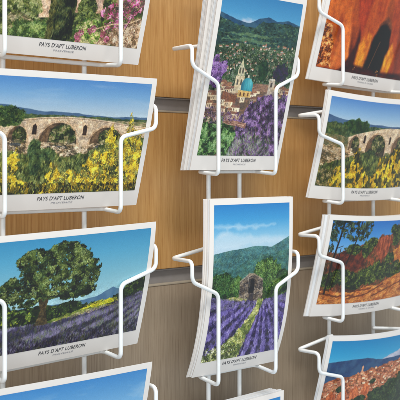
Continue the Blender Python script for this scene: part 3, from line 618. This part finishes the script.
def view_cliffs():
    p = Pic(LW, LH, 81)
    p.vgrad([(0, (160, 90, 40)), (5, (140, 190, 226)), (7, (76, 150, 214)), (9, (34, 108, 188))])
    hill = p.below([(0, 5.4), (3, 5.8), (5, 6.5), (6.4, 6.9), (8, 7.4), (9.4, 7.5), (10.2, 8.4), (12, 8.6), (14.8, 8.9)], .35, .6)
    p.fill(hill, (136, 74, 48), (84, 50, 34), .4, 1.0)
    p.dabs(hill, 900, .1, [(168, 96, 60), (100, 58, 38), (70, 58, 36), (124, 74, 46), (88, 92, 50)], 3, 1.3, .6, .7)
    p.fill(p.poly([(7.2, 6.9), (8.4, 7.5), (9.6, 6.8), (9.2, 5.0), (8.0, 4.6), (7.0, 5.6)], .2), (170, 92, 60), (120, 62, 42), .2, .8)
    p.fill(p.poly([(10.2, 5.6), (11.5, 6.4), (13, 6.9), (14.8, 6.2), (14.8, 3.6), (11, 3.4)], .3), (206, 140, 66), (166, 92, 44), .3, .6)
    p.fill(p.ell(3.2, 4.6, 2.4, 1.2, .3, .5), (70, 38, 30), (110, 52, 34), .4)
    gr = [(5.6, 6.0, .9, .9), (6.4, 6.6, .7, .6), (10.3, 7.2, .7, 1.1), (9.6, 8.0, .6, .5), (13.4, 7.6, 1.2, 1.0), (8.6, 3.4, 1.8, 1.1), (6.6, 3.0, 1.6, 1.0), (4.6, 2.4, 1.7, 1.0), (2.4, 3.0, 1.5, .9), (11, 3.4, 1.4, .9), (1.0, 2.6, 1.1, .9), (13, 4.2, 1.2, .8), (9.8, 4.8, .8, .6), (3.6, 5.9, 1.2, .6)]
    for i, g_ in enumerate(gr):
        m = p.ell(*g_, .35, .35, .12); dk = (44, 62, 28) if i % 2 else (58, 74, 32)
        p.fill(m, dk, (28, 36, 20), .2); p.dabs(m, int(150*g_[2]*g_[3]), .09, [dk, (92, 108, 44), (122, 132, 60), (36, 44, 24)])
    gd = p.below([(0, 1.5), (2.6, 1.3), (4.4, 1.2), (6.5, 1.7), (8.5, 1.8), (10.5, 2.5), (12.6, 2.9), (14.8, 2.6)], .15, .6)
    p.fill(gd, (206, 138, 72), (164, 92, 44), .8, .25)
    p.dabs(gd, 500, .06, [(226, 164, 96), (140, 74, 36), (190, 116, 56)], 3, .3, .3, .7)
    for pts in ([(0, 1.2), (2.6, .8), (5.0, .9)], [(2.4, 1.7), (5.2, 1.3), (7.6, 1.5)], [(4, .5), (7, .9), (9.6, 1.9)], [(8.0, .6), (11, 1.4), (14, 2.1)]):
        p.fill(p.poly([(x, y+.12) for x, y in pts]+[(x, y-.06) for x, y in pts[::-1]], .12), (92, 46, 24), op=.75)
    for pts, w_ in (([(.7, 1.2), (.9, 4.6), (1.35, 7.0), (1.7, 9.0)], .22), ([(2.9, 4.4), (3.4, 5.8), (3.9, 7.4), (4.2, 9.0)], .16), ([(1.5, 1.6), (1.7, 5), (1.75, 6)], .1)):
        p.line(pts, w_, (34, 26, 24))
    for l in ([(1.2, 6.6), (.5, 7.3)], [(1.4, 7.2), (2.4, 7.8)], [(3.7, 6.8), (3.0, 7.4)], [(3.9, 7.5), (4.8, 7.9)], [(1.1, 6.0), (2.0, 6.3)]): p.line(l, .07, (40, 34, 28))
    cn = np.zeros_like(p.X)
    for e in ((.7, 8.3, 1.0, .8), (2.3, 8.4, 1.1, .7), (3.6, 8.2, 1.2, .8), (4.8, 8.0, .9, .7), (.5, 7.2, .7, .5), (2.3, 7.5, .7, .35), (4.6, 7.2, .8, .4), (.3, 6.0, .5, .5), (3.1, 7.1, .6, .3), (5.3, 8.6, .6, .5)):
        cn = np.maximum(cn, p.ell(*e, .4, .3, .1))
    cn *= (p.noise(.3, .25, 3) > .44)
    p.dabs(cn, 800, .08, [(34, 46, 30), (56, 70, 42), (76, 88, 56), (26, 34, 24)], 1.5)
    return p.done()

def view_redvillage():
    p = Pic(LW, LH, 91)
    p.vgrad([(0, (80, 70, 40)), (6.2, (92, 180, 212)), (7.2, (44, 158, 206)), (9, (10, 128, 186))])
    p.fill(p.poly([(8.0, 6.5), (9.4, 6.9), (10.6, 7.15), (11.6, 7.55), (12.8, 7.4), (14.8, 7.3), (14.8, 6), (8, 6)], .08, .5), (164, 168, 190), (196, 196, 210), .5)
    p.fill(p.below([(0, 6.6), (1.6, 6.75), (3.2, 6.85), (5.6, 6.9), (7.5, 6.55), (9.6, 6.5), (11, 6.5), (12.4, 6.8), (14.8, 6.9)], .07, .6), (34, 66, 108), (46, 82, 120), .7)
    tw = p.below([(0, 4.3), (1.6, 4.9), (3.4, 4.9), (4.4, 5.2), (5.4, 5.3), (6.4, 5.7), (7.4, 5.6), (8.6, 5.9), (10, 5.9), (11.6, 6.1), (13, 6.4), (14.8, 6.5)], .12, .4)
    p.fill(tw, (176, 112, 76), (120, 70, 50), .25, .15)
    def rock(n, xr, yr): 
        for k in range(n):
            x = xr[0]+p.r.rand()*(xr[1]-xr[0]); y = yr(x)*p.r.rand()**.6
            yield x, y
    top = lambda x: np.interp(x, [0, 3.4, 6.4, 10, 14.8], [4.2, 4.8, 5.5, 5.8, 6.3])
    pts = sorted([(x, 1.8+(top(x)-1.6)*p.r.rand()**.7) for x in p.r.rand(260)*14.6], key=lambda q: -q[1])
    for x, y in pts:
        a = .22+.35*p.r.rand(); hh = .12+.22*p.r.rand()
        c = [(234, 186, 150), (216, 160, 124), (200, 138, 106), (240, 204, 172), (176, 120, 94)][p.r.randint(5)]
        p.fill(p.poly([(x, y-hh), (x+a, y-hh), (x+a, y), (x, y)], .03), c)
        p.fill(p.poly([(x-.04, y), (x+a+.04, y), (x+a-.06, y+.12), (x+.05, y+.12)], .02), [(206, 130, 92), (170, 96, 66), (190, 120, 90)][p.r.randint(3)])
        if p.r.rand() < .7: p.fill(p.poly([(x+.08, y-hh*.8), (x+.15, y-hh*.8), (x+.15, y-hh*.3), (x+.08, y-hh*.3)]), (90, 50, 40))
    p.dabs(tw, 110, .09, [(60, 76, 42), (84, 60, 44), (150, 84, 56), (44, 56, 34)])
    p.fill(p.poly([(5.0, 5.2), (5.25, 5.2), (5.25, 5.95), (5.12, 6.1), (5.0, 5.95)], .02), (206, 150, 116))
    for k, x in enumerate((.6, 2.2, 3.9, 5.6)):
        p.fill(p.poly([(x, 1.6), (x+.2, 3.0+.25*k), (x+.7, 3.4+.25*k), (x+1.3, 2.9+.2*k), (x+1.4, 1.4)], .2, .3), (214, 126, 78), (160, 84, 54), .2, .5)
    for e in ((5.6, 1.8, 1.2, .8), (8.4, 2.2, 1.6, 1.0), (10.8, 2.8, 1.8, 1.1), (13.2, 3.6, 1.8, 1.2), (11.5, 1.4, 2.6, 1.3), (7.6, .9, 2.4, 1.0), (3.4, .8, 1.8, .8), (2.4, 3.6, .6, .35), (7.2, 4.1, .5, .3), (14.2, 1.6, 1.2, 1.6)):
        m = p.ell(*e, .35, .35, .1); p.fill(m, (42, 62, 38), (26, 38, 26), .2)
        p.dabs(m, int(110*e[2]*e[3]), .09, [(54, 76, 44), (34, 48, 30), (84, 100, 56)])
    p.fill(p.below([(0, .9), (7, .6), (14.8, .5)], .2), (66, 80, 40), (40, 50, 28), .3)
    return p.done(.7)

# ------------------------------------------------------------------ postcards
#      s_left  W     H     h_bot  h_proj d_bot d_top  e    bow  roll  sag
CARDS = {
 'A': (35.6, 15.8, 10.8,   8.25, 10.5, 62.6, 59.8, 1.15, .15, 0.0, 0.0),
 'B': (35.5, 15.8, 10.8,  -3.38, 10.25, 62.8, 60.0, 1.15, .15, .01, 0.0),
 'C': (35.5, 15.8, 10.8, -15.0, 10.2, 62.8, 60.0, 1.3, .15, .032, 0.0),
 'D': (35.1, 15.8, 10.8, -26.3, 10.5, 62.8, 60.2, 1.15, .15, 0.0, 0.0),
 'E': (56.9, 11.1, 15.8,  -0.45, 15.5, 62.3, 58.6, 1.1, .1, 0.0, 0.0),
 'F': (57.4, 10.6, 15.8, -18.45, 15.5, 62.6, 60.35, 3.2, .1, 0.0, 0.0),
 'G': (57.6, 10.6, 15.8, -36.6, 15.5, 62.6, 61.5, 1.2, .1, .02, 0.0),
 'H': (73.3, 15.8, 10.8,   8.1, 10.5, 62.8, 60.2, 1.15, .45, -.04, .15),
 'I': (73.1, 15.8, 10.8,  -3.35, 10.4, 62.8, 60.4, 1.15, .5, -.02, .3),
 'J': (73.2, 15.8, 10.8, -14.95, 10.0, 62.7, 60.3, 1.15, .5, -.02, .25),
 'K': (73.3, 15.8, 10.8, -26.55, 9.8, 62.9, 60.5, 1.15, .5, -.03, .35)}
def surf(c, u, v, ds=0.0, bo=0.0, to=0.0, dh=0.0, rl=0.0):
    sl, W, H, hb, Hp, db, dt, e, bow, roll, sag = CARDS[c]
    x = 2*u/W-1; y = np.clip(v/H, 0, 1)
    roll = roll+rl
    s = sl+ds+u-roll*(v-H/2)
    h = hb+dh+Hp*v/H+roll*(u-W/2)-sag*(1-x*x)
    d = db+(dt-db)*(1-(1-y)**e)-bow*(1-x*x)+bo*(1-y)+to*y
    return s, d, h
def grid_mesh(name, co, nx, ny, col=None):
    me = bpy.data.meshes.new(name)
    me.vertices.add(len(co)); me.vertices.foreach_set('co', (np.asarray(co)*S).ravel().astype(np.float32))
    i, j = np.meshgrid(np.arange(nx-1), np.arange(ny-1)); a = (j*nx+i).ravel()
    q = np.stack([a, a+1, a+nx+1, a+nx], 1).astype(np.int32)
    me.loops.add(q.size); me.loops.foreach_set('vertex_index', q.ravel())
    me.polygons.add(len(q)); me.polygons.foreach_set('loop_start', np.arange(0, q.size, 4, dtype=np.int32))
    me.polygons.foreach_set('use_smooth', np.ones(len(q), bool))
    if col is not None:
        ca = me.color_attributes.new('print', 'FLOAT_COLOR', 'POINT')
        ca.data.foreach_set('color', np.concatenate([col, np.ones((len(col), 1))], 1).ravel().astype(np.float32))
    me.update(calc_edges=True); me.validate(); return me
THICK = 0.045
def card_mesh(c, n=30, **k):
    W, H = CARDS[c][1:3]; bm = bmesh.new(); F = []; B = []
    for j in range(n+1):
        for i in range(n+1):
            s, d, h = surf(c, W*i/n, H*j/n, **k)
            F.append(bm.verts.new(P(s, d, h))); B.append(bm.verts.new(P(s, d+THICK, h)))
    N = n+1
    for j in range(n):
        for i in range(n):
            a = j*N+i
            bm.faces.new((F[a], F[a+1], F[a+N+1], F[a+N])).smooth = True
            bm.faces.new((B[a], B[a+N], B[a+N+1], B[a+1])).smooth = True
    for i in range(n):
        bm.faces.new((F[i], B[i], B[i+1], F[i+1])); t = n*N+i; bm.faces.new((F[t], F[t+1], B[t+1], B[t]))
        l = i*N; bm.faces.new((F[l], F[l+N], B[l+N], B[l])); r = l+n; bm.faces.new((F[r], B[r], B[r+N], F[r+N]))
    for e in bm.edges:      # crisp paper edge
        if len(e.link_faces) == 2 and e.link_faces[0].smooth != e.link_faces[1].smooth: e.smooth = False
    me = bpy.data.meshes.new('postcard'); bm.to_mesh(me); bm.free(); return me
def origin(o, c):
    "put the thing's origin at the foot of the card"
    W = CARDS[c][1]; s, d, h = surf(c, W/2, 0.0); p = P(s, d, h)
    o.data.transform(__import__('mathutils').Matrix.Translation(-p)); o.location = p; return p
def lettering(name, txt, c, size, cy, mat, parent, off, width, shear=0.12):
    cu = bpy.data.curves.new(name, 'FONT'); cu.body = txt; cu.align_x = 'CENTER'; cu.size = size; cu.shear = shear
    cu.space_character = 1.08; cu.resolution_u = 4; cu.offset = 0.006 if shear else 0.002
    to = bpy.data.objects.new(name, cu); C.objects.link(to)
    me = bpy.data.meshes.new_from_object(to.evaluated_get(bpy.context.evaluated_depsgraph_get()))
    bpy.data.objects.remove(to)
    xs = [v.co.x for v in me.vertices]; k = width/(max(xs)-min(xs)); mid = (max(xs)+min(xs))/2
    W = CARDS[c][1]
    for v in me.vertices:
        s, d, h = surf(c, W/2+off+(v.co.x-mid)*k, cy+v.co.y)
        v.co = P(s, d-0.014, h)-parent.location
    me.name = name; me.materials.clear()
    return link(name, me, mat, parent)

def postcard(c, view, label, sub, pic_w=None, group='postcards at the front of the rack pockets', word='PROVENCE'):
    W, H = CARDS[c][1:3]
    o = link('postcard', card_mesh(c), M['card']); p0 = origin(o, c)
    tag(o, label, 'postcard', group)
    if view is not None:
        img = view[1:-1, 1:-1]; ny, nx = img.shape[:2]
        mx, top, bot = 0.5, 0.5, 1.3
        u = np.linspace(mx, W-mx, nx); v = np.linspace(bot, H-top, ny); U, V = np.meshgrid(u, v)
        s, d, h = surf(c, U, V)
        co = np.stack([s, d-0.010, h], -1).reshape(-1, 3)-np.array(p0)/S
        lin = srgb(img.reshape(-1, 3))*0.92
        link('printed_view', grid_mesh('printed_view', co, nx, ny, lin), M['print'], o)
    lettering('lettering', "PAYS D'APT LUBERON", c, 0.43, 0.74, M['ink'], o, 0.12, 4.35)
    lettering('small_lettering', word, c, 0.19, 0.45, M['ink2'], o, 0.25, sub, 0.0)
    return o
rs = random.Random(5)
def stack(c, n, bo, to, ds, label, group, steps=(), step_ds=0.0):
    for i in range(1, n+1):
        t = i/n; k = sum(1 for q in steps if i >= q)
        me = card_mesh(c, 12, bo=bo*t+0.004, to=to*t+0.004, ds=ds*t+k*step_ds+rs.uniform(-.05, .05), dh=rs.uniform(0.0, .06), rl=rs.uniform(-.003, .003))
        o = link('postcard', me, M['card_b'] if rs.random() < .6 else M['card']); origin(o, c)
        tag(o, label, 'postcard', group)

postcard('A', view_garden(), 'landscape postcard of ochre houses, dark cypress and pink blossom, at the top left', 1.9)
postcard('B', view_bridge(), 'larger, nearer stone bridge and yellow broom postcard, in the left rack', 2.0)
postcard('C', view_tree(), 'landscape postcard of one big green tree above a purple lavender field', 1.9)
postcard('D', view_sky(), 'landscape postcard showing only blue sky, under the big tree postcard', 1.9)
postcard('E', view_village(), 'upright postcard of a hillside village with a turquoise dome and purple blossom', 1.6)
gview = view_lavender()
postcard('F', gview, 'upright postcard of lavender rows leading to a ruined stone hut, bending in its pocket', 1.6)
postcard('G', gview, 'front upright postcard with only its top showing, below the stone hut postcard', 1.6)
postcard('H', view_quarry(), 'landscape postcard of orange and red ochre rock walls around a dark cleft', 2.6, word='TERRES D OCRES')
postcard('I', view_bridge_side(), 'smaller, farther stone bridge and yellow broom postcard, in the right rack', 1.6)
postcard('J', view_cliffs(), 'landscape postcard of dark pines in front of red ochre cliffs', 2.6, word='TERRES D OCRES')
postcard('K', view_redvillage(), 'landscape postcard of a red village below blue mountains, lowest in the right rack', 2.6, word='TERRES D OCRES')
stack('E', 15, .85, 1.5, -.1, 'spare card with its white left edge fanned out behind the domed village postcard', 'spare postcards behind the domed village card', (8,), -.25)
stack('F', 8, .4, .5, -.1, 'spare card with a white edge showing behind the stone hut postcard', 'spare postcards behind the stone hut card', (5,), -.15)
stack('G', 8, .45, 1.3, -.1, 'spare card, white top edge showing behind the bottom middle postcard', 'spare postcards at the bottom of the middle rack', (4,), -.3)
stack('H', 6, .28, .4, -.05, 'spare card seen edge-on behind the ochre rock wall postcard', 'spare postcards behind the ochre rock card', (4,), -.1)
stack('I', 5, .24, .3, -.05, 'spare card seen edge-on behind the right bridge postcard', 'spare postcards behind the right bridge card')
stack('J', 9, .42, .55, -.15, 'spare card in the thick stack behind the pines and cliffs postcard', 'spare postcards behind the pines and cliffs card', (5,), -.25)
stack('K', 4, .18, .25, -.05, 'spare card seen edge-on behind the red village postcard', 'spare postcards behind the red village card')

# ------------------------------------------------------------------ wire racks: three, one per column
ROD_D, BAR_D = 63.75, 63.36
def rack(label, c_rod, half_rod, pockets, rail_h=(34, -48)):
    root = bpy.data.objects.new('wire_postcard_rack', None); C.objects.link(root)
    root.location = P(c_rod, ROD_D, rail_h[1]); tag(root, label, 'card rack', 'white wire racks hanging on the slat wall')
    def child(name, bm):
        o = bm_obj(name, bm, M['wire'], root, True); o.matrix_parent_inverse.identity()
        o.data.transform(__import__('mathutils').Matrix.Translation(-root.location)); return o
    for sd in (-1, 1):
        bm = bmesh.new(); s = c_rod+sd*half_rod
        # upright with a hook bent into a groove of the wall at its top
        pts = [P(s, ROD_D, rail_h[1]), P(s, ROD_D, rail_h[0]+1.2), P(s, WALL+.8, rail_h[0]+1.2), P(s, WALL+.8, rail_h[0]+2.2)]
        tube(bm, fillet(pts, .5*S), .2*S); child('upright_rod', bm)
    for (cf, hf, ha, df, b, hi, hlo, htip, rise, roll) in pockets:
        bm = bmesh.new(); q = []
        def pt(x, d, y): return P(cf+x, d, b+y+roll*x)
        tr = rise
        left = [P(c_rod-half_rod-.05, BAR_D, b+htip+tr+roll*-half_rod), P(c_rod-ha, BAR_D, b+htip-roll*ha+.0),
                pt(-ha, df, htip), pt(-ha, df, hlo), pt(-hf, df, hi), pt(-hf, df, 0), P(c_rod-hf, BAR_D, b+.22-roll*hf)]
        right = [P(c_rod+hf, BAR_D, b+.22+roll*hf), pt(hf, df, 0), pt(hf, df, hi), pt(ha, df, hlo), pt(ha, df, htip),
                 P(c_rod+ha, BAR_D, b+htip+roll*ha), P(c_rod+half_rod-.45, BAR_D, b+htip+tr+roll*half_rod)]
        tube(bm, fillet(left+right, .55*S), .172*S)
        for sd in (-1, 1):      # weld beads where the bar meets the uprights
            for y in (b+.22, b+htip+tr-.05):
                r = bmesh.ops.create_icosphere(bm, subdivisions=2, radius=.2*S)
                bmesh.ops.scale(bm, vec=(1.2, .8, 1.0), verts=r['verts'])
                bmesh.ops.translate(bm, vec=P(c_rod+sd*half_rod, BAR_D+.12, y+roll*sd*half_rod), verts=r['verts'])
        child('wire_pocket', bm)
    return root
def land(cf, df, b, roll=0.0, ha=8.9, hi=5.8): return (cf, 5.27, ha, df, b, hi, 6.75, 8.6, .75, roll)
def port(cf, df, b, roll=0.0): return (cf, 3.6, 6.66, df, b, 7.8, 9.1, 10.8, .75, roll)
rack('white wire rack on the left holding four wide pockets, nearest the camera', 43.0, 3.75,
     [land(42.8, 60.7, 7.85), land(42.8, 60.7, -3.75, 0, 8.9, 5.95), land(42.8, 60.7, -15.4, .03), land(42.8, 60.7, -26.65)])
rack('white wire rack in the middle with narrow upright pockets', 62.45, 1.97,
     [port(61.85, 60.15, 17.3), port(61.85, 60.15, -.82), port(61.85, 60.15, -18.85), port(61.85, 60.15, -37.0)])
rack('white wire rack on the right, partly cut off by the right edge', 81.0, 3.65,
     [land(81.1, 60.75, 7.75, -.02), land(81.1, 60.75, -3.8), land(81.1, 60.75, -15.4), land(81.1, 60.75, -26.6)])
